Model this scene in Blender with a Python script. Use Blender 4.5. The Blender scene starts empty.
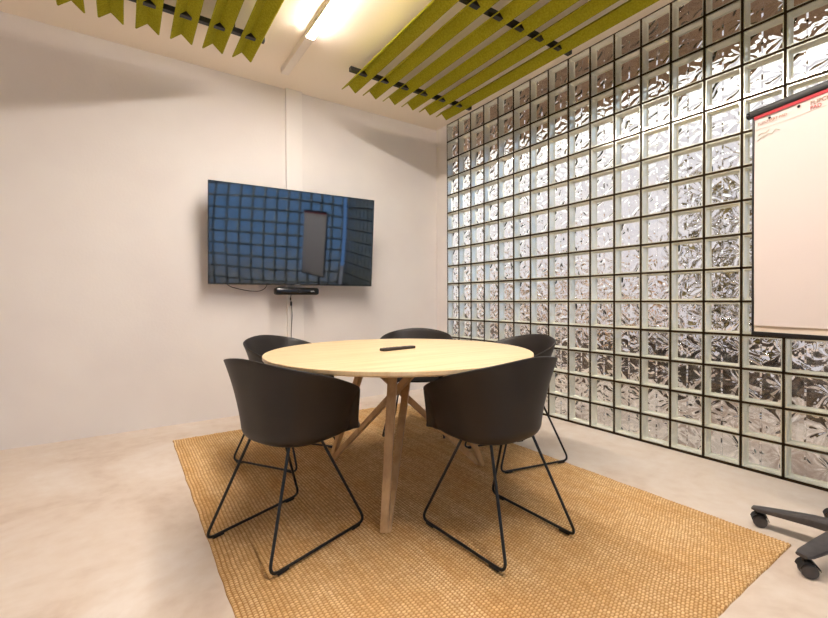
import bpy, bmesh, math, random
import numpy as np
from mathutils import Vector, Matrix, noise

random.seed(7)
SC = bpy.context.scene
COL = SC.collection
PI = math.pi

# ------------------------------------------------------------------ camera
cam_d = bpy.data.cameras.new('camera')
cam = bpy.data.objects.new('camera', cam_d); COL.objects.link(cam)
SC.camera = cam
F_PX, YAW, PITCH, ROLL = 428.24, 0.59590, -0.01130, -0.00453
CAM = Vector((-3.0447, -3.8192, 1.0147))
fw = Vector((math.sin(YAW)*math.cos(PITCH), math.cos(YAW)*math.cos(PITCH), math.sin(PITCH)))
rt = Vector((math.cos(YAW), -math.sin(YAW), 0)); up = rt.cross(fw)
rt, up = rt*math.cos(ROLL)+up*math.sin(ROLL), -rt*math.sin(ROLL)+up*math.cos(ROLL)
cam.matrix_world = Matrix(((rt.x, up.x, -fw.x, CAM.x), (rt.y, up.y, -fw.y, CAM.y), (rt.z, up.z, -fw.z, CAM.z), (0, 0, 0, 1)))
cam_d.sensor_fit = 'HORIZONTAL'; cam_d.sensor_width = 36.0
cam_d.lens = F_PX/828*36.0
cam_d.shift_y = -3.728/828
cam_d.clip_start = 0.02; cam_d.clip_end = 200

# ------------------------------------------------------------------ sky, exposure
SKY = 1.1
LED = 118.0
world = bpy.data.worlds.new('sky'); SC.world = world; world.use_nodes = True
wn = world.node_tree.nodes; wl = world.node_tree.links
bg = wn['Background']
tcw = wn.new('ShaderNodeTexCoord'); sepw = wn.new('ShaderNodeSeparateXYZ'); rw = wn.new('ShaderNodeValToRGB')
wl.new(tcw.outputs['Generated'], sepw.inputs[0]); wl.new(sepw.outputs['Z'], rw.inputs[0]); 
# white haze on the window side of the building, clear blue sky behind the camera
rb_ = wn.new('ShaderNodeValToRGB'); mrw = wn.new('ShaderNodeMapRange'); mrw.inputs[1].default_value = -1.0; mrw.inputs[2].default_value = 1.0
wl.new(sepw.outputs['Y'], mrw.inputs[0]); wl.new(mrw.outputs[0], rb_.inputs[0])
rb_.color_ramp.elements[0].position = .12; rb_.color_ramp.elements[0].color = (.30, .55, 1.0, 1)
rb_.color_ramp.elements[1].position = .42; rb_.color_ramp.elements[1].color = (1, 1, 1, 1)
mxw = wn.new('ShaderNodeMix'); mxw.data_type = 'RGBA'; mxw.blend_type = 'MULTIPLY'; mxw.inputs['Factor'].default_value = 1.0
wl.new(rw.outputs[0], mxw.inputs['A']); wl.new(rb_.outputs[0], mxw.inputs['B']); wl.new(mxw.outputs['Result'], bg.inputs[0])
rw.color_ramp.elements[0].position = 0.0; rw.color_ramp.elements[0].color = (1.0, 0.98, 0.96, 1)
rw.color_ramp.elements[1].position = 0.6; rw.color_ramp.elements[1].color = (0.94, 0.95, 1.0, 1)
bg.inputs[1].default_value = SKY
SC.view_settings.view_transform = 'Standard'
SC.view_settings.look = 'None'
SC.view_settings.gamma = 1.0
SC.view_settings.use_curve_mapping = False
SC.view_settings.exposure = 0.85
cy = SC.cycles
cy.max_bounces = 20; cy.diffuse_bounces = 5; cy.glossy_bounces = 6; cy.transmission_bounces = 16; cy.transparent_max_bounces = 16
cy.sample_clamp_indirect = 8.0
cy.use_denoising = True
cy.caustics_refractive = True; cy.caustics_reflective = True

# ------------------------------------------------------------------ material helpers
def srgb(r, g, b):
    f = lambda c: (c/255/12.92) if c/255 <= .04045 else ((c/255+.055)/1.055)**2.4
    return (f(r), f(g), f(b), 1)

def mat(name, col, rough=.5, metal=0., spec=.5, emit=None, estr=0., trans=0., ior=1.45, coat=0.):
    m = bpy.data.materials.new(name); m.use_nodes = True
    b = m.node_tree.nodes['Principled BSDF']
    b.inputs['Base Color'].default_value = col; b.inputs['Roughness'].default_value = rough
    b.inputs['Metallic'].default_value = metal; b.inputs['Specular IOR Level'].default_value = spec
    b.inputs['Transmission Weight'].default_value = trans; b.inputs['IOR'].default_value = ior
    b.inputs['Coat Weight'].default_value = coat
    if emit:
        b.inputs['Emission Color'].default_value = emit; b.inputs['Emission Strength'].default_value = estr
    return m

def noisy(m, c1, c2, scale=8., detail=4., stretch=(1, 1, 1), lo=.35, hi=.65, bump=0., bscale=None, bdist=.01, rough=None, distort=0., coord='Object'):
    """mix two colours with noise and add bump"""
    nt = m.node_tree; n = nt.nodes; l = nt.links; b = n['Principled BSDF']
    tc = n.new('ShaderNodeTexCoord'); mp = n.new('ShaderNodeMapping'); mp.inputs['Scale'].default_value = stretch
    l.new(tc.outputs[coord], mp.inputs[0])
    nz = n.new('ShaderNodeTexNoise'); nz.inputs['Scale'].default_value = scale; nz.inputs['Detail'].default_value = detail
    nz.inputs['Distortion'].default_value = distort
    l.new(mp.outputs[0], nz.inputs['Vector'])
    cr = n.new('ShaderNodeValToRGB'); cr.color_ramp.elements[0].position = lo; cr.color_ramp.elements[1].position = hi
    cr.color_ramp.elements[0].color = c1; cr.color_ramp.elements[1].color = c2
    l.new(nz.outputs['Fac'], cr.inputs[0]); l.new(cr.outputs[0], b.inputs['Base Color'])
    if bump:
        nb = n.new('ShaderNodeTexNoise'); nb.inputs['Scale'].default_value = bscale or scale; nb.inputs['Detail'].default_value = 4
        l.new(mp.outputs[0], nb.inputs['Vector'])
        bp = n.new('ShaderNodeBump'); bp.inputs['Strength'].default_value = bump; bp.inputs['Distance'].default_value = bdist
        l.new(nb.outputs['Fac'], bp.inputs['Height']); l.new(bp.outputs[0], b.inputs['Normal'])
    return m

M = {}
M['wall'] = noisy(mat('white_plaster', srgb(232, 226, 222), .75, spec=.25), srgb(228, 222, 219), srgb(234, 229, 225), 1.6, 3, bump=.08, bscale=60)
M['ceiling'] = mat('ceiling_paint', srgb(248, 237, 221), .8, spec=.2)
M['trunk'] = mat('trunking_white', srgb(236, 231, 227), .45)
def floor_mat():
    m = mat('polished_concrete', srgb(222, 208, 194), .38, spec=.4)
    nt = m.node_tree; n = nt.nodes; l = nt.links; b = n['Principled BSDF']
    tc = n.new('ShaderNodeTexCoord')
    n1 = n.new('ShaderNodeTexNoise'); n1.inputs['Scale'].default_value = 1.7; n1.inputs['Detail'].default_value = 8; n1.inputs['Roughness'].default_value = .62; n1.inputs['Distortion'].default_value = .6
    n2 = n.new('ShaderNodeTexNoise'); n2.inputs['Scale'].default_value = 14; n2.inputs['Detail'].default_value = 6
    l.new(tc.outputs['Object'], n1.inputs['Vector']); l.new(tc.outputs['Object'], n2.inputs['Vector'])
    mx = n.new('ShaderNodeMath'); mx.operation = 'MULTIPLY_ADD'; mx.inputs[1].default_value = .3
    l.new(n2.outputs['Fac'], mx.inputs[0]); l.new(n1.outputs['Fac'], mx.inputs[2])
    cr = n.new('ShaderNodeValToRGB'); e = cr.color_ramp.elements
    e[0].position = .42; e[0].color = srgb(200, 180, 162); e[1].position = .85; e[1].color = srgb(228, 218, 208)
    k = e.new(.62); k.color = srgb(217, 202, 187)
    l.new(mx.outputs[0], cr.inputs[0]); l.new(cr.outputs[0], b.inputs['Base Color'])
    r = n.new('ShaderNodeMapRange'); r.inputs[3].default_value = .28; r.inputs[4].default_value = .5
    l.new(n1.outputs['Fac'], r.inputs[0]); l.new(r.outputs[0], b.inputs['Roughness'])
    bp = n.new('ShaderNodeBump'); bp.inputs['Strength'].default_value = .04; l.new(n2.outputs['Fac'], bp.inputs['Height']); l.new(bp.outputs[0], b.inputs['Normal'])
    return m
M['floor'] = floor_mat()
M['mortar'] = noisy(mat('dark_joint', srgb(46, 33, 17), .8, spec=.2), srgb(42, 30, 16), srgb(52, 38, 20), 30)
M['shell'] = noisy(mat('dark_plastic', srgb(36, 31, 28), .45, spec=.45), srgb(35, 30, 27), srgb(41, 35, 32), 4, bump=.05, bscale=350, bdist=.001)
M['wire'] = mat('black_powder_coat', srgb(22, 22, 24), .35, spec=.5)
M['glide'] = mat('black_rubber', srgb(24, 23, 23), .6)
M['black'] = mat('black_satin', srgb(26, 24, 24), .4)
M['blackgloss'] = mat('black_gloss', srgb(16, 16, 18), .2)
M['grey_plastic'] = noisy(mat('charcoal_plastic', srgb(70, 66, 66), .42), srgb(66, 62, 62), srgb(76, 72, 72), 40, bump=.03, bscale=300, bdist=.001)
def felt():
    m = mat('green_felt', srgb(158, 152, 30), .95, spec=.1)
    noisy(m, srgb(146, 142, 26), srgb(170, 164, 44), 90, 5, bump=.35, bscale=500, bdist=.002)
    return m
M['felt'] = felt()
def wood(name, c1, c2, stretch, rough=.42, scale=3.):
    m = mat(name, c1, rough, spec=.4)
    nt = m.node_tree; n = nt.nodes; l = nt.links; b = n['Principled BSDF']
    tc = n.new('ShaderNodeTexCoord'); mp = n.new('ShaderNodeMapping'); mp.inputs['Scale'].default_value = stretch
    l.new(tc.outputs['Object'], mp.inputs[0])
    n1 = n.new('ShaderNodeTexNoise'); n1.inputs['Scale'].default_value = scale; n1.inputs['Detail'].default_value = 7; n1.inputs['Distortion'].default_value = .8
    n2 = n.new('ShaderNodeTexNoise'); n2.inputs['Scale'].default_value = scale*9; n2.inputs['Detail'].default_value = 3
    for q in (n1, n2): l.new(mp.outputs[0], q.inputs['Vector'])
    mx = n.new('ShaderNodeMath'); mx.operation = 'MULTIPLY_ADD'; mx.inputs[1].default_value = .35
    l.new(n2.outputs['Fac'], mx.inputs[0]); l.new(n1.outputs['Fac'], mx.inputs[2])
    cr = n.new('ShaderNodeValToRGB'); e = cr.color_ramp.elements
    e[0].position = .48; e[0].color = c2; e[1].position = .82; e[1].color = c1
    l.new(mx.outputs[0], cr.inputs[0]); l.new(cr.outputs[0], b.inputs['Base Color'])
    bp = n.new('ShaderNodeBump'); bp.inputs['Strength'].default_value = .06; bp.inputs['Distance'].default_value = .002
    l.new(n2.outputs['Fac'], bp.inputs['Height']); l.new(bp.outputs[0], b.inputs['Normal'])
    return m
M['oak_top'] = wood('pale_oak_top', srgb(230, 206, 166), srgb(216, 187, 142), (1, 14, 1), rough=.36, scale=1.6)
M['oak_leg'] = wood('pale_oak_leg', srgb(205, 170, 126), srgb(182, 144, 100), (6, 6, .8), scale=3)
def glass(name, wavy):
    m = bpy.data.materials.new(name); m.use_nodes = True
    nt = m.node_tree; n = nt.nodes; l = nt.links
    n.remove(n['Principled BSDF'])
    g = n.new('ShaderNodeBsdfGlass'); g.inputs['Roughness'].default_value = 0.0; g.inputs['IOR'].default_value = 1.45
    g.inputs['Color'].default_value = (.988, .978, .945, 1)
    l.new(g.outputs[0], n['Material Output'].inputs['Surface'])
    if wavy:
        # pressed star-burst waves, one burst per block
        def mth(op, a, b=None, c=None):
            q = n.new('ShaderNodeMath'); q.operation = op
            for i, v in enumerate((a, b, c)):
                if v is None: continue
                if isinstance(v, (int, float)): q.inputs[i].default_value = v
                else: l.new(v, q.inputs[i])
            return q.outputs[0]
        tc = n.new('ShaderNodeTexCoord'); sp = n.new('ShaderNodeSeparateXYZ'); l.new(tc.outputs['Object'], sp.inputs[0])
        uu = mth('ADD', sp.outputs['X'], sp.outputs['Y'])
        u = mth('SUBTRACT', mth('FLOORED_MODULO', mth('ADD', uu, 20.0), .2), .1); v = mth('SUBTRACT', mth('FLOORED_MODULO', mth('ADD', sp.outputs['Z'], 20.0), .2), .1)
        phi = mth('ARCTAN2', v, u); r = mth('SQRT', mth('ADD', mth('MULTIPLY', u, u), mth('MULTIPLY', v, v)))
        n1 = n.new('ShaderNodeTexNoise'); n1.inputs['Scale'].default_value = 9; n1.inputs['Detail'].default_value = .6; n1.inputs['Distortion'].default_value = .8
        n2 = n.new('ShaderNodeTexNoise'); n2.inputs['Scale'].default_value = 24; n2.inputs['Detail'].default_value = 0
        l.new(tc.outputs['Object'], n1.inputs['Vector']); l.new(tc.outputs['Object'], n2.inputs['Vector'])
        wv = mth('SINE', mth('ADD', mth('MULTIPLY', phi, 7.0), mth('MULTIPLY', n1.outputs['Fac'], 9.0)))
        rr = mth('MINIMUM', mth('MULTIPLY', r, 14.0), 1.0)
        hgt = mth('ADD', mth('MULTIPLY', mth('MULTIPLY', wv, rr), .16), mth('ADD', mth('MULTIPLY', n1.outputs['Fac'], .7), mth('MULTIPLY', n2.outputs['Fac'], .14)))
        bp = n.new('ShaderNodeBump'); bp.inputs['Strength'].default_value = 1.0; bp.inputs['Distance'].default_value = .032
        l.new(hgt, bp.inputs['Height']); l.new(bp.outputs[0], g.inputs['Normal'])
    return m
def thin_pane():
    m = bpy.data.materials.new('clear_block_glass'); m.use_nodes = True
    nt = m.node_tree; n = nt.nodes; l = nt.links; n.remove(n['Principled BSDF'])
    t = n.new('ShaderNodeBsdfTransparent'); t.inputs[0].default_value = (.975, .985, .97, 1)
    g = n.new('ShaderNodeBsdfGlossy'); g.inputs[1].default_value = .02
    lw = n.new('ShaderNodeLayerWeight'); lw.inputs[0].default_value = .5
    pw = n.new('ShaderNodeMath'); pw.operation = 'POWER'; pw.inputs[1].default_value = 4.0; l.new(lw.outputs['Facing'], pw.inputs[0])
    fr = n.new('ShaderNodeMath'); fr.operation = 'MULTIPLY_ADD'; fr.inputs[1].default_value = .9; fr.inputs[2].default_value = .035; l.new(pw.outputs[0], fr.inputs[0])
    mx = n.new('ShaderNodeMixShader'); l.new(fr.outputs[0], mx.inputs[0]); l.new(t.outputs[0], mx.inputs[1]); l.new(g.outputs[0], mx.inputs[2])
    l.new(mx.outputs[0], n['Material Output'].inputs['Surface']); return m
M['glass_flat'] = thin_pane()
M['glass_wavy'] = glass('wavy_block_glass', True)
def rim_mat():
    m = bpy.data.materials.new('block_side_coating'); m.use_nodes = True
    nt = m.node_tree; n = nt.nodes; l = nt.links
    n.remove(n['Principled BSDF'])
    d = n.new('ShaderNodeBsdfDiffuse'); d.inputs[0].default_value = (.95, .91, .79, 1)
    t = n.new('ShaderNodeBsdfGlossy'); t.inputs[0].default_value = (.92, .93, .88, 1); t.inputs[1].default_value = .22
    mx = n.new('ShaderNodeMixShader'); mx.inputs[0].default_value = .5
    l.new(d.outputs[0], mx.inputs[1]); l.new(t.outputs[0], mx.inputs[2]); l.new(mx.outputs[0], n['Material Output'].inputs['Surface'])
    return m
M['rim'] = rim_mat()

# ------------------------------------------------------------------ mesh helpers
def link_mesh(name, bm, material, parent=None, smooth=False, loc=None):
    me = bpy.data.meshes.new(name)
    bmesh.ops.recalc_face_normals(bm, faces=bm.faces)
    bm.to_mesh(me); bm.free()
    mats = material if isinstance(material, (list, tuple)) else [material]
    for m in mats: me.materials.append(m)
    if smooth:
        me.polygons.foreach_set('use_smooth', [True]*len(me.polygons))
        if smooth != 'all':
            me.set_sharp_from_angle(angle=math.radians(smooth))
    o = bpy.data.objects.new(name, me); COL.objects.link(o)
    if parent: o.parent = parent
    if loc: o.location = loc
    return o

def tag(o, label=None, cat=None, group=None, kind=None):
    if label: o['label'] = label
    if cat: o['category'] = cat
    if group: o['group'] = group
    if kind: o['kind'] = kind
    return o

def empty(name, loc, rz=0.):
    o = bpy.data.objects.new(name, None); COL.objects.link(o)
    o.location = loc; o.rotation_euler = (0, 0, rz); o.empty_display_size = .1
    return o

def add_box(bm, x0, x1, y0, y1, z0, z1, bev=0., seg=2, mtx=None, mi=0):
    vs = [bm.verts.new((x, y, z)) for z in (z0, z1) for y in (y0, y1) for x in (x0, x1)]
    fs = [bm.faces.new([vs[i] for i in q]) for q in ((0, 2, 3, 1), (4, 5, 7, 6), (0, 1, 5, 4), (2, 6, 7, 3), (0, 4, 6, 2), (1, 3, 7, 5))]
    for f in fs: f.material_index = mi
    out = vs
    if bev:
        es = list({e for f in fs for e in f.edges})
        r = bmesh.ops.bevel(bm, geom=es, offset=bev, segments=seg, affect='EDGES', profile=.5)
        out = list({v for f in r['faces'] for v in f.verts} | {v for v in vs if v.is_valid})
    if mtx is not None:
        bmesh.ops.transform(bm, matrix=mtx, verts=[v for v in out if v.is_valid])
    return out

def round_path(pts, rad, n=6):
    pts = [Vector(p) for p in pts]; out = [pts[0]]
    for i in range(1, len(pts)-1):
        a, b, c = pts[i-1], pts[i], pts[i+1]
        d1 = (a-b); d2 = (c-b); r = min(rad, d1.length*.45, d2.length*.45)
        p0 = b+d1.normalized()*r; p1 = b+d2.normalized()*r
        for k in range(n+1):
            t = k/n; out.append((1-t)**2*p0+2*t*(1-t)*b+t*t*p1)
    out.append(pts[-1]); return out

def add_tube(bm, pts, r, seg=10, cap=True, radii=None):
    pts = [Vector(p) for p in pts]; rings = []
    d = (pts[1]-pts[0]).normalized()
    u = d.cross(Vector((0, 0, 1)));
    if u.length < 1e-3: u = d.cross(Vector((1, 0, 0)))
    u.normalize()
    for i, p in enumerate(pts):
        if i == 0: t = pts[1]-pts[0]
        elif i == len(pts)-1: t = pts[-1]-pts[-2]
        else: t = (pts[i+1]-p).normalized()+(p-pts[i-1]).normalized()
        t.normalize(); u = (u-t*u.dot(t)).normalized(); v = t.cross(u)
        rr = radii[i] if radii else r
        rings.append([bm.verts.new(p+(u*math.cos(2*PI*k/seg)+v*math.sin(2*PI*k/seg))*rr) for k in range(seg)])
    for a, b in zip(rings, rings[1:]):
        for k in range(seg): bm.faces.new((a[k], a[(k+1) % seg], b[(k+1) % seg], b[k]))
    if cap:
        bm.faces.new(rings[0][::-1]); bm.faces.new(rings[-1])

def add_lathe(bm, prof, seg=32, mtx=None):
    """prof: list of (r, z)"""
    rings = []
    new = []
    for r, z in prof:
        if r < 1e-6: v = bm.verts.new((0, 0, z)); rings.append([v]); new.append(v)
        else:
            ring = [bm.verts.new((r*math.cos(2*PI*k/seg), r*math.sin(2*PI*k/seg), z)) for k in range(seg)]
            rings.append(ring); new += ring
    for a, b in zip(rings, rings[1:]):
        if len(a) == 1 and len(b) == 1: continue
        for k in range(seg):
            k2 = (k+1) % seg
            if len(a) == 1: bm.faces.new((a[0], b[k], b[k2]))
            elif len(b) == 1: bm.faces.new((a[k], a[k2], b[0]))
            else: bm.faces.new((a[k], a[k2], b[k2], b[k]))
    if mtx is not None: bmesh.ops.transform(bm, matrix=mtx, verts=new)
    return new

def add_beam(bm, p0, p1, w0, t0, w1, t1, side):
    """tapered bar from p0 to p1; 'side' = width direction hint"""
    p0, p1 = Vector(p0), Vector(p1); d = (p1-p0).normalized()
    s = Vector(side); s = (s-d*s.dot(d)).normalized(); n = d.cross(s)
    ring = []
    for p, w, t in ((p0, w0, t0), (p1, w1, t1)):
        ring.append([p+s*(a*w/2)+n*(b*t/2) for a, b in ((-1, -1), (1, -1), (1, 1), (-1, 1))])
    return ring

def beam_mesh(p0, p1, w0, t0, w1, t1, side, flat_ends=True, bev=.004):
    bm = bmesh.new()
    r = add_beam(bm, p0, p1, w0, t0, w1, t1, side)
    if flat_ends:      # cut the ends level with floor and underside of the top
        d = (Vector(p1)-Vector(p0)).normalized()
        r = [[q+d*((pz.z-q.z)/d.z) for q in ring] for ring, pz in zip(r, (Vector(p0), Vector(p1)))]
    a = [bm.verts.new(q) for q in r[0]]; b = [bm.verts.new(q) for q in r[1]]
    bm.faces.new(a[::-1]); bm.faces.new(b)
    for k in range(4): bm.faces.new((a[k], a[(k+1) % 4], b[(k+1) % 4], b[k]))
    if bev:
        bmesh.ops.bevel(bm, geom=[e for e in bm.edges if abs((e.verts[0].co-e.verts[1].co).normalized().z) > .3], offset=bev, segments=2, affect='EDGES')
    return bm

def copy_tree(o, parent=None):
    c = o.copy(); COL.objects.link(c)
    if parent: c.parent = parent
    for ch in list(o.children): copy_tree(ch, c)
    return c

# ------------------------------------------------------------------ the room
XL, YF, YB, H = -4.95, -4.42, 0.194, 3.0      # left wall, wall behind the camera, back wall, ceiling
def struct(name, bm, m, parent=None, smooth=False):
    o = link_mesh(name, bm, m, parent, smooth)
    o['kind'] = 'structure'; return o

bm = bmesh.new(); add_box(bm, XL-.2, .1, YF-.1, YB+.2, -.15, 0); struct('floor', bm, M['floor'])
bm = bmesh.new(); add_box(bm, XL-.2, .1, YF-.1, YB+.2, H, H+.2); struct('ceiling', bm, M['ceiling'])
bm = bmesh.new(); add_box(bm, XL-.2, .1, YB, YB+.2, 0, H); struct('wall_back', bm, M['wall'])
bm = bmesh.new(); add_box(bm, XL-.2, XL, YF-.1, YB, 0, H); struct('wall_left', bm, M['wall'])
bm = bmesh.new(); add_box(bm, 0, .1, 0.0, YB, 0, H, .004); struct('wall_jamb', bm, M['wall'])
bm = bmesh.new(); add_box(bm, -1.775, -1.622, YB-.035, YB, 0, H, .003); struct('trim_1', bm, M['trunk'])

PITCH_B, JOINT = .2, .013
def block_wall(name, ncol, nrow, mtx):
    """local frame: u along the wall, v = up, w = outwards (0 at the room face)"""
    D = .08
    def T(u, w, v): return mtx @ Vector((u, w, v))
    # joints
    bm = bmesh.new()
    L = ncol*PITCH_B; Ht = nrow*PITCH_B
    def bar(u0, u1, v0, v1):
        add_box(bm, u0, u1, .004, D, v0, v1, mtx=mtx)
    for c in range(ncol+1):
        bar(max(0, c*PITCH_B-JOINT/2), min(L, c*PITCH_B+JOINT/2), 0, Ht)
    for r in range(nrow+1):
        bar(0, L, (r*PITCH_B-JOINT/2) if r else 0, min(Ht, r*PITCH_B+JOINT/2+(.010 if r == 0 else 0)))
    root = struct(name, bm, M['mortar'])
    rim = bmesh.new(); fr = bmesh.new(); bk = bmesh.new()
    g = JOINT/2
    for c in range(ncol):
        for r in range(nrow):
            u0, u1 = c*PITCH_B+g, (c+1)*PITCH_B-g
            v0, v1 = r*PITCH_B+g+(.010 if r == 0 else 0), (r+1)*PITCH_B-g
            # side walls (ring of thickness k), inner faces coated
            k = .006
            o = [(u0, v0), (u1, v0), (u1, v1), (u0, v1)]; i = [(u0+k, v0+k), (u1-k, v0+k), (u1-k, v1-k), (u0+k, v1-k)]
            ro = [[rim.verts.new(T(a, w, b)) for a, b in q] for q, w in ((o, .008), (i, .008), (i, D-.008), (o, D-.008))]
            for j in range(4):
                n = (j+1) % 4
                for a, b in ((0, 1), (1, 2), (2, 3), (3, 0)):
                    rim.faces.new((ro[a][j], ro[a][n], ro[b][n], ro[b][j]))
            # room side pane: bevelled lip
            e = .009
            def slab(bmx, w_in, w_out, rec, flip):
                ii = [(u0+e, v0+e), (u1-e, v0+e), (u1-e, v1-e), (u0+e, v1-e)]
                A = [bmx.verts.new(T(a, w_in+rec, b)) for a, b in o]
                B = [bmx.verts.new(T(a, w_in, b)) for a, b in ii]
                Cc = [bmx.verts.new(T(a, w_out, b)) for a, b in o]
                bmx.faces.new(B); bmx.faces.new(Cc[::-1])
                for j in range(4):
                    n = (j+1) % 4
                    bmx.faces.new((A[j], A[n], B[n], B[j])); bmx.faces.new((A[j], Cc[j], Cc[n], A[n]))
            slab(fr, 0.0, .0079, .004, False)
            slab(bk, D, D-.0079, -.004, True)
            m0, m1 = .004, .0125      # fused, coated margin round the pressed pattern
            qo = [(u0+m0, v0+m0), (u1-m0, v0+m0), (u1-m0, v1-m0), (u0+m0, v1-m0)]; qi = [(u0+m1, v0+m1), (u1-m1, v0+m1), (u1-m1, v1-m1), (u0+m1, v1-m1)]
            rg = [[rim.verts.new(T(a, w, b)) for a, b in q] for q, w in ((qo, D-.022), (qi, D-.011), (qi, D-.0085), (qo, D-.0085))]
            for j in range(4):
                n = (j+1) % 4
                for a, b in ((0, 1), (1, 2), (2, 3), (3, 0)):
                    rim.faces.new((rg[a][j], rg[a][n], rg[b][n], rg[b][j]))
    for nm, b_, m in (('block_sides', rim, M['rim']), ('block_faces', fr, M['glass_flat']), ('block_wavy_backs', bk, M['glass_wavy'])):
        o = link_mesh(nm, b_, m, root); o['kind'] = 'structure'
    return root
NCOL = 22
block_wall('wall_right', NCOL, 15, Matrix(((0, 1, 0, 0), (-1, 0, 0, 0), (0, 0, 1, 0), (0, 0, 0, 1))))
block_wall('wall_front', 24, 15, Matrix(((-1, 0, 0, -.05), (0, -1, 0, YF), (0, 0, 1, 0), (0, 0, 0, 1))))
bm = bmesh.new(); add_box(bm, XL, -4.85, YF-.08, YF, 0, H); struct('wall_front_pier', bm, M['wall'])

# ------------------------------------------------------------------ outside, seen through the glass blocks
M['paving'] = noisy(mat('paving', srgb(206, 186, 168), .8), srgb(170, 138, 116), srgb(250, 228, 206), 2.2, 5)
M['soffit'] = noisy(mat('soffit', srgb(150, 118, 92), .8), srgb(140, 110, 86), srgb(160, 128, 102), 3)
bm = bmesh.new(); add_box(bm, .1, 16, -14, 14, -.2, -.05); add_box(bm, -12, .1, -14, YF-.1, -.2, -.05); struct('ground', bm, M['paving'])
bm = bmesh.new(); add_box(bm, .1, 1.2, -6, 3, H+.02, H+.2); add_box(bm, XL-1, .1, YF-1.4, YF-.1, H+.02, H+.2); struct('roof', bm, M['soffit'])
M['facade'] = noisy(mat('pale_facade', srgb(236, 232, 238), .8), srgb(208, 202, 210), srgb(226, 221, 224), .8)
bm = bmesh.new(); add_box(bm, 9, 9.4, -9, 15, -.05, 5.5); struct('exterior_facade', bm, M['facade'])
def leaf_mat(name, c1, c2): return noisy(mat(name, c1, .8), c1, c2, 3.5, 4, lo=.4, hi=.62)
def leaves(name, x0, x1, y0, y1, za, zb, dens, size, m, label, cat, stems=0):
    bm = bmesh.new(); rnd = random.Random(5+int(y0*10))
    n = int((y1-y0)*dens)
    for i in range(n):
        y = rnd.uniform(y0, y1); x = rnd.uniform(x0, x1)
        top = zb*(.78+.4*noise.noise((y*1.1, 3.1, 0)))
        z = za+(top-za)*rnd.random()
        a = Vector((rnd.gauss(0, 1), rnd.gauss(0, 1), rnd.gauss(0, 1))).normalized(); b = a.orthogonal().normalized(); c = a.cross(b)
        s = rnd.uniform(size*.6, size*1.3); p = Vector((x, y, z))
        q = [p+b*s, p+c*s*.5+a*s*.2, p-b*s, p-c*s*.5+a*s*.2]
        bm.faces.new([bm.verts.new(v) for v in q])
    for i in range(stems):
        y = y0+(y1-y0)*(i+.5)/stems; x = (x0+x1)/2
        pts = [(x, y, -.05), (x+rnd.uniform(-.1, .1), y+rnd.uniform(-.12, .12), zb*.4), (x+rnd.uniform(-.3, .3), y+rnd.uniform(-.3, .3), zb*.95)]
        add_tube(bm, pts, .05, 7, radii=[.07, .055, .02])
    if not stems: add_box(bm, (x0+x1)/2-.15, (x0+x1)/2+.15, y0+.1, y1-.1, -.05, zb*.55)
    o = link_mesh(name, bm, m); tag(o, label, cat, kind='stuff')
leaves('hedge_foliage', 2.3, 2.9, -3.6, 4.5, 0, .62, 90, .10, leaf_mat('hedge_leaves', srgb(50, 38, 32), srgb(110, 86, 70)), 'low dark hedge blurred behind the lower glass blocks', 'hedge')
leaves('shrub_foliage', 3.0, 3.7, -.9, 3.4, .3, 1.75, 60, .12, leaf_mat('shrub_leaves', srgb(110, 96, 30), srgb(236, 178, 132)), 'yellow green shrubs blurred behind the middle glass blocks', 'shrub', 6)
leaves('tree_foliage', 3.1, 4.0, -3.0, -1.0, .7, 2.9, 230, .13, leaf_mat('tree_leaves', srgb(70, 54, 24), srgb(150, 126, 60)), 'dark brown green tree blurred behind the blocks next to the flip chart', 'tree', 3)

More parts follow.
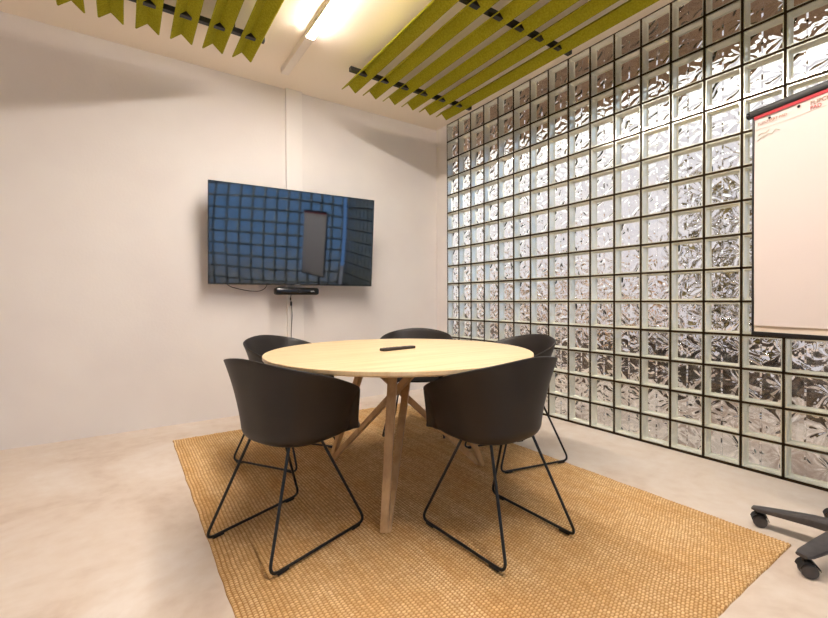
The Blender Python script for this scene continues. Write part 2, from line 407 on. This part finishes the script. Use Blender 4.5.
# ------------------------------------------------------------------ jute rug
def rug():
    x0, x1, y0, y1 = -2.76, -.785, -3.24, -.272
    nx, ny = 620, 1190
    th = .011
    X = np.linspace(0, x1-x0, nx+1); Yv = np.linspace(0, y1-y0, ny+1)
    px, py = .0160, .0125
    rs = np.random.RandomState(3)
    row = np.floor(X/px).astype(int); ph = rs.rand(row.max()+2)*.25+(np.arange(row.max()+2) % 2)*.5
    gx = np.abs(np.sin(PI*X/px))**.7
    wob = np.interp(Yv, np.linspace(0, 3, 40), rs.randn(40)*.002)
    GX = gx[:, None]
    KY = np.abs(np.sin(PI*(Yv[None, :]/py+ph[row][:, None])))**.8
    amp = .75+.5*rs.rand(row.max()+2)
    lump = np.repeat(np.repeat(rs.rand(nx//5+2, ny//5+2), 5, 0), 5, 1)[:nx+1, :ny+1]
    Z = th*.30+th*.70*(GX*.7+.3)*(.2+.8*KY)*(.7+.35*lump)*np.clip(amp[row][:, None], .85, 1.1)
    XX = np.broadcast_to(X[:, None], Z.shape)+wob[None, :]*(np.abs(X-np.mean(X))/np.mean(X))[:, None]
    YY = np.broadcast_to(Yv[None, :], Z.shape)+np.interp(X, np.linspace(0, 2, 30), rs.randn(30)*.0012)[:, None]
    edge = np.ones_like(Z); edge[0, :] = edge[-1, :] = edge[:, 0] = edge[:, -1] = 0
    Z = Z*edge
    V = np.stack([XX+x0, YY+y0, Z], -1).reshape(-1, 3)
    idx = np.arange((nx+1)*(ny+1)).reshape(nx+1, ny+1)
    Fq = np.stack([idx[:-1, :-1], idx[1:, :-1], idx[1:, 1:], idx[:-1, 1:]], -1).reshape(-1, 4)
    me = bpy.data.meshes.new('jute_rug')
    me.vertices.add(len(V)); me.vertices.foreach_set('co', V.astype(np.float32).ravel())
    me.loops.add(Fq.size); me.loops.foreach_set('vertex_index', Fq.astype(np.int32).ravel())
    me.polygons.add(len(Fq)); me.polygons.foreach_set('loop_start', np.arange(0, Fq.size, 4, dtype=np.int32))
    me.update(calc_edges=True); me.validate()
    me.polygons.foreach_set('use_smooth', [True]*len(me.polygons))
    # weave tone per point: shade painted into the gaps, pale knots varied at random
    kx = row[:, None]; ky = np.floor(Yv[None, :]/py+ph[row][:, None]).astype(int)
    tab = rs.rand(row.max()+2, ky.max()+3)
    gap_shade_tone = np.clip(((GX*.8+.2)*KY-.25)/.45, 0, 1)*(.55+.45*tab[np.broadcast_to(kx, Z.shape), ky])
    at = me.attributes.new('gap_shade_tone', 'FLOAT', 'POINT'); at.data.foreach_set('value', gap_shade_tone.astype(np.float32).ravel())
    m = mat('jute', srgb(206, 164, 104), .9, spec=.15)
    nt = m.node_tree; n = nt.nodes; l = nt.links; b = n['Principled BSDF']
    tc = n.new('ShaderNodeTexCoord')
    def nz(sc, st, det=3):
        mp = n.new('ShaderNodeMapping'); mp.inputs['Scale'].default_value = st; l.new(tc.outputs['Object'], mp.inputs[0])
        q = n.new('ShaderNodeTexNoise'); q.inputs['Scale'].default_value = sc; q.inputs['Detail'].default_value = det; l.new(mp.outputs[0], q.inputs['Vector']); return q
    c = nz(16, (1, .10, 1)); c2 = nz(5, (1, 1, 1))
    ad = n.new('ShaderNodeMath'); ad.operation = 'ADD'; l.new(c.outputs['Fac'], ad.inputs[0]); l.new(c2.outputs['Fac'], ad.inputs[1])
    cr = n.new('ShaderNodeValToRGB'); e = cr.color_ramp.elements
    e[0].position = .35; e[0].color = srgb(226, 186, 128); e[1].position = .65; e[1].color = srgb(246, 218, 170)
    hf = n.new('ShaderNodeMath'); hf.operation = 'MULTIPLY'; hf.inputs[1].default_value = .5; l.new(ad.outputs[0], hf.inputs[0]); l.new(hf.outputs[0], cr.inputs[0])
    an = n.new('ShaderNodeAttribute'); an.attribute_name = 'gap_shade_tone'
    mx = n.new('ShaderNodeMix'); mx.data_type = 'RGBA'; mx.inputs['A'].default_value = srgb(166, 120, 68)  # brown that stands in for shade between the knots
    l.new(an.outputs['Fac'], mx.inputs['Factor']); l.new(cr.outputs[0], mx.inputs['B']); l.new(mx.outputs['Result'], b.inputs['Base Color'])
    f = nz(420, (1, .5, 1), 2)
    bp = n.new('ShaderNodeBump'); bp.inputs['Strength'].default_value = .6; bp.inputs['Distance'].default_value = .003
    l.new(f.outputs['Fac'], bp.inputs['Height']); l.new(bp.outputs[0], b.inputs['Normal'])
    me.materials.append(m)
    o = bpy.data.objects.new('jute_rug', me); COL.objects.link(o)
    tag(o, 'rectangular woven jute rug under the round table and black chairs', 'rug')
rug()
RUG = .0125

# ------------------------------------------------------------------ round table
TC = (-1.775, -1.80)
def table():
    t = empty('round_table', (TC[0], TC[1], RUG))
    tag(t, 'round pale oak table with slanted crossing wooden legs on the jute rug', 'table')
    zt = .738-RUG
    bm = bmesh.new()
    R = .722
    add_lathe(bm, [(0, zt), (R-.004, zt), (R-.001, zt-.0015), (R, zt-.005), (R, zt-.016), (R-.003, zt-.020), (R-.05, zt-.032), (0, zt-.032)], 128)
    link_mesh('tabletop', bm, M['oak_top'], t, 25)
    zl = zt-.032
    for ph, sh in ((-129, 0), (112, 0), (-10, 0)):
        a = math.radians(ph); d = Vector((math.cos(a), math.sin(a), 0)); s = Vector((-d.y, d.x, 0))   # s = left seen from outside... tangent
        foot = d*.535
        # steep leg
        bm = beam_mesh(foot-s*.006, d*.24-s*.002+Vector((0, 0, zl)), .036, .030, .046, .036, s)
        link_mesh('leg', bm, M['oak_leg'], t, 30)
        # leg that crosses under the middle to the far side
        bm = beam_mesh(foot+s*.010-d*.008, -d*.20+s*.044+Vector((0, 0, zl)), .026, .028, .044, .036, s)
        link_mesh('leg', bm, M['oak_leg'], t, 30)
    for ph in (-130, 110, -10):
        a = math.radians(ph); d = Vector((math.cos(a), math.sin(a), 0))
        bm = bmesh.new(); add_box(bm, -.06, .06, -.03, .03, zl-.005, zl-.0005, mtx=Matrix.Translation(d*.27) @ Matrix.Rotation(a, 4, 'Z'))
        link_mesh('mounting_plate', bm, M['black'], t)
table()

# ------------------------------------------------------------------ remote on the table
def remote():
    a = Vector((-1.885, -1.79)); b = Vector((-1.655, -1.765))
    c = (a+b)/2
    t = empty('remote_control', (c.x, c.y, .7385), math.atan2(b.y-a.y, b.x-a.x))
    tag(t, 'slim dark remote control lying on the round oak table', 'remote')
    bm = bmesh.new(); add_box(bm, -.115, .115, -.021, .021, 0, .016, .006, 3); link_mesh('body', bm, mat('remote_plastic', srgb(58, 48, 44), .4), t, 40)
    for i in range(5):
        for j in range(3):
            bm = bmesh.new(); add_lathe(bm, [(0, .0175), (.0035, .0172), (.0042, .0158)], 10, Matrix.Translation((-.09+i*.022, (j-1)*.011, 0)))
            if i == 0 and j == 0: keep = bm
            link_mesh('button', bm, M['glide'], t, 40)
    bm = bmesh.new(); add_lathe(bm, [(0, .0172), (.012, .0170), (.013, .0158)], 20, Matrix.Translation((.045, 0, 0))); link_mesh('dial', bm, M['glide'], t, 40)
remote()

# ------------------------------------------------------------------ chairs (local: faces +X)
def smooth(a, b, x):
    t = min(1, max(0, (x-a)/(b-a))); return t*t*(3-2*t)
def superr(th, ax, ay, n):
    return 1/((abs(math.cos(th))/ax)**n+(abs(math.sin(th))/ay)**n)**(1/n)
SX = .035      # the shell sits a little forward on its sled
def make_shell():
    bm = bmesh.new()
    ths = []
    # denser columns round the arm fronts
    degs = list(np.linspace(-44, 44, 15))+list(np.linspace(46, 74, 15))+list(np.linspace(78, 282, 52))+list(np.linspace(286, 314, 15))
    z0 = .420
    nseat, nfil, nwall = 6, 6, 11
    cols = []
    for dg in degs:
        th = math.radians(dg); a = abs(((dg+180) % 360)-180)      # a: 0 = front, 180 = back
        # height of the rim above the seat
        full = .612+(.776-.612)*(1-min(1, (180-a)/122)**1.8)
        k = smooth(47, 66, a)
        rimz = (z0+.012)*(1-k)+full*k
        Hh = rimz-z0
        back = math.cos(th) < 0
        bx = .205 if back else .246
        rb = superr(th, bx, .212, 2.6)
        rx = .264 if back else .25
        rr = superr(th, rx, .288, 2.5)
        if not back: rr = rr*k+superr(th, .282, .242, 2.6)*(1-k)
        col = []
        for i in range(1, nseat+1):
            t = i/nseat; r = rb*.80*t
            col.append((r, z0-.006+.006*t*t))
        fr_ = .055
        Hf = max(Hh, .012)
        fz = min(fr_, Hf*.55)
        for i in range(1, nfil+1):
            t = i/nfil*PI/2
            col.append((rb*.80+(rb*1.0-rb*.80)*math.sin(t), z0+fz*(1-math.cos(t))))
        for i in range(1, nwall+1):
            t = i/nwall
            r = rb+(rr-rb)*(t**1.15*.75+t**2.6*.25)
            col.append((r, z0+fz+(Hf-fz)*t))
        cols.append([bm.verts.new((r*math.cos(th)+SX, r*math.sin(th), z)) for r, z in col])
    c0 = bm.verts.new((SX, 0, z0-.006))
    n = len(cols)
    for i in range(n):
        A, B = cols[i], cols[(i+1) % n]
        bm.faces.new((c0, A[0], B[0]))
        for j in range(len(A)-1): bm.faces.new((A[j], A[j+1], B[j+1], B[j]))
    bmesh.ops.recalc_face_normals(bm, faces=bm.faces)
    return bm
def make_chair():
    t = empty('armchair', (0, 0, 0))
    o = link_mesh('seat_shell', make_shell(), M['shell'], t, 'all')
    # make sure normals look outward-down consistently, then thicken
    md = o.modifiers.new('thick', 'SOLIDIFY'); md.thickness = .009; md.offset = 0
    md2 = o.modifiers.new('round', 'BEVEL'); md2.width = .003; md2.segments = 2; md2.limit_method = 'ANGLE'; md2.angle_limit = math.radians(60)
    r = .0062
    for s in (-1, 1):
        bm = bmesh.new()
        pts = [(.055, .130*s, .417), (.235, .225*s, r+.004), (-.268, .212*s, r+.004), (-.105, .125*s, .417)]
        add_tube(bm, round_path(pts, .045, 7), r, 10)
        fr_ = link_mesh('sled_frame', bm, M['wire'], t, 50)
        for x, y in ((.175, .2225), (-.208, .2135)):
            bm = bmesh.new(); add_box(bm, -.025, .025, -.0075, .0075, 0, .0095, .003, 2, Matrix.Translation((x, y*s, 0))); link_mesh('glide', bm, M['glide'], fr_, 40)
    bm = bmesh.new(); add_box(bm, -.085, .045, -.06, .06, .404, .4135, .003); link_mesh('seat_plate', bm, M['black'], t)
    return t
proto = make_chair()
CH = [  # x, y, heading
    (-2.45, -1.97, 21, 'black moulded armchair on wire sled legs, nearest the left rug edge, back to camera'),
    (-1.70, -2.46, 91, 'black moulded armchair on wire sled legs, in front of the table on its right side'),
    (-2.165, -1.075, -56, 'black moulded armchair behind the table below the television, mostly hidden by front chair'),
    (-1.175, -1.085, -130, 'black moulded armchair directly behind the table, only its back top showing'),
    (-.985, -1.90, 167, 'black moulded armchair between the table and the glass block wall'),
]
for i, (x, y, hd, lab) in enumerate(CH):
    o = proto if i == 0 else copy_tree(proto)
    o.location = (x, y, RUG); o.rotation_euler = (0, 0, math.radians(hd))
    tag(o, lab, 'chair', 'black armchairs round the table')

# ------------------------------------------------------------------ television
def television():
    yw, tl = math.radians(-3.84), math.radians(5.6)
    t = empty('television', (-1.735, -.035, 1.577)); 
    t.rotation_euler = (0, 0, yw)
    tag(t, 'large flat black television on white back wall reflecting glass blocks', 'television')
    tilt = Matrix.Rotation(tl, 4, 'X')
    W, Hh = 1.472, .842
    w, h = W/2, Hh/2
    # local: screen faces -Y
    bm = bmesh.new(); add_box(bm, -w, w, 0.002, .032, -h, h, .004, 2, tilt); 
    add_box(bm, -w*.72, w*.72, .030, .062, -h*.85, h*.45, .012, 2, tilt)
    link_mesh('housing', bm, M['black'], t, 40)
    bm = bmesh.new()     # bezel lips
    b = .009
    for x0, x1, z0, z1 in ((-w, w, h-b, h), (-w, w, -h, -h+b*1.6), (-w, -w+b, -h+b*1.6, h-b), (w-b, w, -h+b*1.6, h-b)):
        add_box(bm, x0, x1, -.003, .002, z0, z1, 0, mtx=tilt)
    link_mesh('bezel', bm, M['blackgloss'], t)
    bm = bmesh.new(); nx, nz = 40, 24; sag = .007
    g = [[None]*(nz+1) for _ in range(nx+1)]
    for i in range(nx+1):
        for j in range(nz+1):
            x = -w+b+(W-2*b)*i/nx; z = -h+b*1.6+(Hh-2.6*b)*j/nz
            y = -.0025-sag*0+.0035*(1-(x/w)**2)*1.0*(1-(z/h)**2*.6)
            g[i][j] = bm.verts.new((x, y, z))
    for i in range(nx):
        for j in range(nz): bm.faces.new((g[i][j], g[i+1][j], g[i+1][j+1], g[i][j+1]))
    bmesh.ops.transform(bm, matrix=tilt, verts=bm.verts)
    ms = mat('tv_screen_glass', srgb(8, 9, 12), .04, spec=.9)
    bb = ms.node_tree.nodes['Principled BSDF']; bb.inputs['Specular Tint'].default_value = (.70, .84, 1.0, 1); bb.inputs['IOR'].default_value = 1.75
    link_mesh('screen', bm, ms, t, 'all')
    bm = bmesh.new(); add_box(bm, -.022, .022, -.0045, -.003, -h+.003, -h+.0085, 0, mtx=tilt); link_mesh('maker_mark', bm, mat('silver_mark', srgb(170, 170, 172), .4), t)
    # wall bracket
    bm = bmesh.new(); inv = Matrix.Rotation(-yw, 4, 'Z')
    add_box(bm, -.18, .18, .172, .190, -.14, .12, 0, mtx=inv); add_box(bm, -.05, .05, .055, .175, -.05, .05, .005)
    link_mesh('wall_bracket', bm, M['black'], t)
television()
def video_bar():
    t = empty('video_bar', (-1.735, .020, 1.070), math.radians(-3.0))
    tag(t, 'slim black video conference bar mounted just below the television', 'video bar')
    bm = bmesh.new(); add_box(bm, -.2, .2, -.045, .045, 0, .066, .022, 4); link_mesh('body', bm, M['blackgloss'], t, 40)
    m = Matrix.Translation((.012, -.044, .034)) @ Matrix.Rotation(PI/2, 4, 'X')
    bm = bmesh.new(); add_lathe(bm, [(.020, -.002), (.020, .004), (.017, .006), (.014, .003), (0, .0015)], 28, m); link_mesh('lens', bm, mat('lens_glass', srgb(20, 18, 22), .08), t, 40)
    bm = bmesh.new()
    for k, (x, w_) in enumerate(((.118, .007), (.128, .006), (.137, .004), (.144, .006))):
        add_box(bm, x, x+w_, -.0458, -.0448, .028, .037 if k != 2 else .040)
    link_mesh('maker_mark', bm, mat('pale_mark', srgb(190, 186, 182), .5), t)
    bm = bmesh.new(); add_box(bm, -.05, .05, .040, .135, .02, .04, .004); link_mesh('wall_bracket', bm, M['black'], t)
video_bar()
def cables():
    bm = bmesh.new(); pts = []
    ctrl = [(-2.34, .12, 1.20), (-2.29, .12, 1.140), (-2.14, .12, 1.105), (-2.04, .12, 1.102), (-1.985, .12, 1.13), (-1.965, .12, 1.19)]
    add_tube(bm, round_path(ctrl, .05, 6), .0035, 8)
    o = link_mesh('power_cable', bm, M['black'], None, 60); tag(o, 'thin black cable drooping below the left half of the television', 'cable')
    bm = bmesh.new()
    y = .128
    ctrl = [(-1.755, .10, 1.085), (-1.758, y, 1.05), (-1.748, y, .98), (-1.742, y, .88), (-1.752, y, .74), (-1.758, y, .5), (-1.755, y, .20), (-1.755, y, .004)]
    add_tube(bm, round_path(ctrl, .04, 5), .0032, 8)
    o = link_mesh('hanging_cable', bm, M['glide'], None, 60); tag(o, 'dark cable with plug hanging from the video bar down the trunking', 'cable')
    bm = bmesh.new(); add_box(bm, -.008, .008, -.006, .006, -.020, .020, .003, 2, Matrix.Translation((-1.752, y, .99))); link_mesh('plug', bm, M['black'], o, 40)
    bm = bmesh.new(); add_box(bm, -.006, .006, -.005, .005, -.014, .014, .003, 2, Matrix.Translation((-1.757, y, 1.035))); link_mesh('connector', bm, M['black'], o, 40)
cables()

# ------------------------------------------------------------------ ceiling: linear lamp and felt baffles
def linear_lamp():
    t = empty('linear_ceiling_lamp', (-1.886, 0, H))
    tag(t, 'long white linear lamp on the ceiling between the two green baffle rows', 'ceiling lamp')
    y0, y1 = -3.95, -.155
    ylit = -.76
    bm = bmesh.new()
    add_box(bm, -.031, .031, y0, y1, -.012, 0, .001); add_box(bm, -.031, -.027, ylit, y1, -.05, -.010); add_box(bm, .027, .031, ylit, y1, -.05, -.010)
    add_box(bm, -.0275, .0275, y0, ylit, -.0445, -.010)
    add_box(bm, -.031, .031, y1-.004, y1, -.05, -.010); add_box(bm, -.031, .031, y0, y0+.004, -.05, -.010)
    add_box(bm, -.027, .027, ylit, y1-.004, -.047, -.040)
    link_mesh('housing', bm, mat('lamp_white', srgb(236, 226, 214), .4), t)
    bm = bmesh.new(); add_box(bm, -.0265, .0265, y0+.006, ylit-.004, -.052, -.0395, .003)
    link_mesh('diffuser', bm, mat('lamp_glow', (1, 1, 1, 1), .5, emit=(1.0, .90, .82, 1), estr=LED), t)
    bm = bmesh.new(); add_box(bm, -.0268, .0268, ylit-.003, ylit, -.0515, -.036); link_mesh('end_cap', bm, mat('lamp_cap', srgb(225, 215, 203), .5), t)
linear_lamp()
def baffle_row(x_first, pitch, n, rx0, rx1, label, order=1):
    y0, y1 = -3.25, -.40
    t = empty('acoustic_baffle_row', (x_first, y1, H)); tag(t, label, 'acoustic baffle', 'green felt ceiling baffles')
    hw, zlo, zap, th = .0695, 2.84-H, 2.903-H, .009
    L = y1-y0
    ry = [-.67-y1, -1.79-y1, -2.91-y1]
    for i in range(n):
        x = i*pitch
        bm = bmesh.new()
        prof = [(-hw, zlo), (-hw+th*.75, zlo-.004), (0, zap-th*1.3), (hw-th*.75, zlo-.004), (hw, zlo), (0, zap)]
        A = [bm.verts.new((x+a, 0, b)) for a, b in prof]; B = [bm.verts.new((x+a, -L, b)) for a, b in prof]
        for k in range(6): bm.faces.new((A[k], A[(k+1) % 6], B[(k+1) % 6], B[k]))
        for R_ in (A, B):
            bm.faces.new((R_[0], R_[1], R_[2], R_[5])); bm.faces.new((R_[5], R_[2], R_[3], R_[4]))
        link_mesh('baffle', bm, M['felt'], t)
    for y in ry:
        bm = bmesh.new(); add_box(bm, rx0-x_first, rx1-x_first, y-.019, y+.019, zap-.042, zap-.008, .002); rail = link_mesh('rail', bm, M['black'], t)
        for x in (rx0-x_first+.2, rx1-x_first-.2):
            bm = bmesh.new(); add_tube(bm, [(x, y, zap-.01), (x, y, 0)], .004, 8)
            link_mesh('hanger', bm, M['black'], t)
baffle_row(-1.403, .2033, 6, -1.52, -.235, 'six green felt ceiling baffles hung beside the glass block wall')
baffle_row(-2.288-5*.2016, .2016, 6, -3.42, -2.192, 'six green felt ceiling baffles left of the ceiling lamp, away from glass blocks')

# ------------------------------------------------------------------ flip chart on a castor base
def flipchart():
    bx, by = -.694, -3.41
    t = empty('flip_chart_stand', (bx, by, 0)); tag(t, 'white flip chart board with black frame on a five-castor base', 'flip chart')
    R = .311
    for k in range(5):
        a = math.radians(93+72*k); d = Vector((math.cos(a), math.sin(a), 0)); s = Vector((-d.y, d.x, 0))
        bm = bmesh.new()
        sec = []
        for f_, w_, zt, zb in ((.02, .032, .125, .075), (.12, .030, .118, .078), (.22, .027, .102, .074), (.30, .023, .088, .070), (.325, .016, .084, .072)):
            ring = []
            for q in range(12):
                ang = 2*PI*q/12; cx_, cz_ = math.cos(ang), math.sin(ang)
                e = lambda v: math.copysign(abs(v)**.6, v)
                ring.append(bm.verts.new(d*f_+s*(e(cx_)*w_*1.2)+Vector((0, 0, (zt+zb)/2+e(cz_)*(zt-zb)/2))))
            sec.append(ring)
        for A, B in zip(sec, sec[1:]):
            for q in range(12): bm.faces.new((A[q], A[(q+1) % 12], B[(q+1) % 12], B[q]))
        bm.faces.new(sec[0][::-1]); bm.faces.new(sec[-1])
        arm = link_mesh('base_arm', bm, M['grey_plastic'], t, 45)
        # twin-wheel castor
        c = d*R; ya = math.radians((205, 214, 160, 80, 20)[k]); u = Vector((math.cos(ya), math.sin(ya), 0)); v = Vector((-u.y, u.x, 0))
        bm = bmesh.new()
        off = c+v*.012
        for sgn in (-1, 1):
            mt = Matrix.Translation(off+u*(sgn*.013)+Vector((0, 0, .027))) @ Matrix.Rotation(ya, 4, 'Z') @ Matrix.Rotation(PI/2, 4, 'Y')
            add_lathe(bm, [(0, -.0085), (.020, -.0085), (.0255, -.006), (.027, 0), (.0255, .006), (.020, .0085), (.008, .0095), (0, .0095)], 24, mt)
        cas = link_mesh('castor', bm, M['grey_plastic'], t, 40)
        bm = bmesh.new(); add_tube(bm, [c+Vector((0, 0, .028)), c+Vector((0, 0, .078))], .006, 10)
        mt = Matrix.Translation(off+Vector((0, 0, .030))) @ Matrix.Rotation(ya, 4, 'Z')
        n0 = 10; arc = []
        for q in range(n0+1):
            an = PI*.05+PI*.9*q/n0; arc.append((math.cos(an)*.031, math.sin(an)*.031))
        vo = [[bm.verts.new(mt @ Vector((xx, -p, z))) for p, z in arc] for xx in (-.024, .024)]
        vi = [[bm.verts.new(mt @ Vector((xx, -p*.93, z*.93))) for p, z in arc] for xx in (-.024, .024)]
        for q in range(n0):
            bm.faces.new((vo[0][q], vo[0][q+1], vo[1][q+1], vo[1][q])); bm.faces.new((vi[0][q], vi[0][q+1], vi[1][q+1], vi[1][q]))
            for m_ in (0, 1): bm.faces.new((vo[m_][q], vo[m_][q+1], vi[m_][q+1], vi[m_][q]))
        link_mesh('hood', bm, M['glide'], cas, 40)
    bm = bmesh.new(); add_lathe(bm, [(0, .07), (.045, .07), (.05, .08), (.05, .125), (.04, .14), (.024, .15), (.024, .20), (0, .20)], 32); link_mesh('hub', bm, M['grey_plastic'], t, 40)
    bm = bmesh.new(); add_tube(bm, [(0, 0, .19), (0, 0, 1.0)], .019, 20); add_tube(bm, [(0, 0, .99), (0, 0, 1.62)], .015, 20); link_mesh('post', bm, M['black'], t, 50)
    # board: u along the board from the far edge (left in view) to the near edge, n = face normal
    P0 = Vector((-.702, -3.078, 0)); du = Vector((-.30, -.954, 0)).normalized(); n = Vector((-du.y, du.x, 0)) * -1
    if n.x > 0: n = -n
    mt = Matrix(((du.x, n.x, 0, P0.x-bx), (du.y, n.y, 0, P0.y-by), (0, 0, 1, 0), (0, 0, 0, 1)))
    W = .70; z0, z1 = .852, 1.834
    bm = bmesh.new(); add_box(bm, .006, W-.006, -.012, 0, z0+.008, z1, mtx=mt); board = link_mesh('board', bm, mat('whiteboard_steel', srgb(228, 214, 198), .3), t)
    bm = bmesh.new()
    for q in ((0, .008, z0, z1), (W-.008, W, z0, z1), (0, W, z0, z0+.018)):
        add_box(bm, q[0], q[1], -.016, .006, q[2], q[3], .002, 2, mt)
    link_mesh('frame', bm, M['black'], t, 40)
    bm = bmesh.new()
    add_box(bm, -.012, W+.012, -.006, .016, z1-.012, z1+.020, .006, 3, mt)
    bar = link_mesh('clamp_bar', bm, M['black'], t, 40)
    for u_ in (-.012, W+.012):
        bm = bmesh.new(); add_lathe(bm, [(0, -.008), (.012, -.008), (.016, -.004), (.016, .006), (.011, .010), (0, .010)], 20, mt @ Matrix.Translation((u_, .004, z1+.003)) @ Matrix.Rotation(PI/2, 4, 'Y')); link_mesh('end_cap', bm, M['blackgloss'], bar, 40)
    for zc in (1.22, 1.52):
        bm = bmesh.new(); add_box(bm, W/2-.06, W/2+.06, -.10, -.012, zc, zc+.08, .004, 2, mt); link_mesh('post_clamp', bm, M['black'], t, 40)
    # paper pad hung from the clamp: a thing of its own
    p = empty('paper_pad', (bx, by, 0)); tag(p, 'white paper pad with red top strip and printed heading hanging on the flip chart', 'paper pad')
    zp = z0+.045
    bm = bmesh.new()
    ns, nv = 14, 30; th = .006
    G = []
    for j in range(nv+1):
        f_ = j/nv; z = zp+(z1-.010-zp)*f_
        G.append([(.014+(W-.028)*i/ns, .0015+.004*math.sin(f_*PI)*.5+.0015*math.sin(i*.9+f_*3), z) for i in range(ns+1)])
    Fv = [[bm.verts.new(mt @ Vector((u_, w_+th, z_))) for u_, w_, z_ in r] for r in G]
    Bv = [[bm.verts.new(mt @ Vector((u_, .0012, z_))) for u_, w_, z_ in r] for r in G]
    for j in range(nv):
        for i in range(ns):
            bm.faces.new((Fv[j][i], Fv[j][i+1], Fv[j+1][i+1], Fv[j+1][i])); bm.faces.new((Bv[j][i], Bv[j+1][i], Bv[j+1][i+1], Bv[j][i+1]))
    for i in range(ns):
        bm.faces.new((Fv[0][i], Bv[0][i], Bv[0][i+1], Fv[0][i+1])); bm.faces.new((Fv[nv][i], Fv[nv][i+1], Bv[nv][i+1], Bv[nv][i]))
    for j in range(nv):
        bm.faces.new((Fv[j][0], Fv[j+1][0], Bv[j+1][0], Bv[j][0])); bm.faces.new((Fv[j][ns], Bv[j][ns], Bv[j+1][ns], Fv[j+1][ns]))
    link_mesh('sheets', bm, mat('paper', srgb(214, 203, 199), .7, spec=.2), p, 40)
    yf = .0105
    bm = bmesh.new(); add_box(bm, .013, W-.013, yf-.001, yf+.001, z1-.026, z1-.010, mtx=mt); link_mesh('binding_strip', bm, mat('red_strip', srgb(170, 32, 44), .5), p)
    bm = bmesh.new(); add_box(bm, .016, W-.016, yf-.0012, yf-.0004, z1-.0745, z1-.0735, mtx=mt); link_mesh('tear_line', bm, mat('grey_line', srgb(196, 180, 164), .8), p)
    for u_ in (.075, .185):
        bm = bmesh.new(); add_lathe(bm, [(0, .003), (.005, .002), (.006, 0)], 14, mt @ Matrix.Translation((u_, yf, z1-.038)) @ Matrix.Rotation(-PI/2, 4, 'X')); link_mesh('punched_hole', bm, M['blackgloss'], p, 40)
    red = mat('red_print', srgb(190, 60, 50), .7); brn = mat('brown_print', srgb(150, 100, 70), .7); gry = mat('pencil', srgb(150, 160, 130), .8)
    def text(s, u_, z_, size, m_):
        cu = bpy.data.curves.new('printed_text', 'FONT'); cu.body = s; cu.size = size; cu.extrude = .0003
        tmp = bpy.data.objects.new('tmp', cu); COL.objects.link(tmp)
        dg = bpy.context.evaluated_depsgraph_get(); me = bpy.data.meshes.new_from_object(tmp.evaluated_get(dg))
        bpy.data.objects.remove(tmp); bpy.data.curves.remove(cu)
        me.transform(mt @ Matrix.Translation((u_, yf+.0006, z_)) @ Matrix(((1, 0, 0, 0), (0, 0, 1, 0), (0, 1, 0, 0), (0, 0, 0, 1))))
        me.materials.clear(); me.materials.append(m_)
        o = bpy.data.objects.new('printed_text', me); COL.objects.link(o); o.parent = p
    text('FLIPCHART', .225, z1-.052, .022, brn); text('PAD', .225, z1-.070, .020, red)
    text('FLIPCHART PAD', .028, z1-.056, .016, brn)
    bm = bmesh.new()
    def stroke(pp, r=.0011): add_tube(bm, [mt @ Vector((a, yf, b)) for a, b in pp], r, 5)
    stroke([(.03, z1-.10), (.045, z1-.094), (.06, z1-.098), (.075, z1-.088)]); stroke([(.05, z1-.118), (.07, z1-.104), (.085, z1-.112), (.10, z1-.096), (.115, z1-.106)]); stroke([(.025, z1-.122), (.04, z1-.115), (.055, z1-.108)])
    link_mesh('pencil_marks', bm, gry, p)
flipchart()
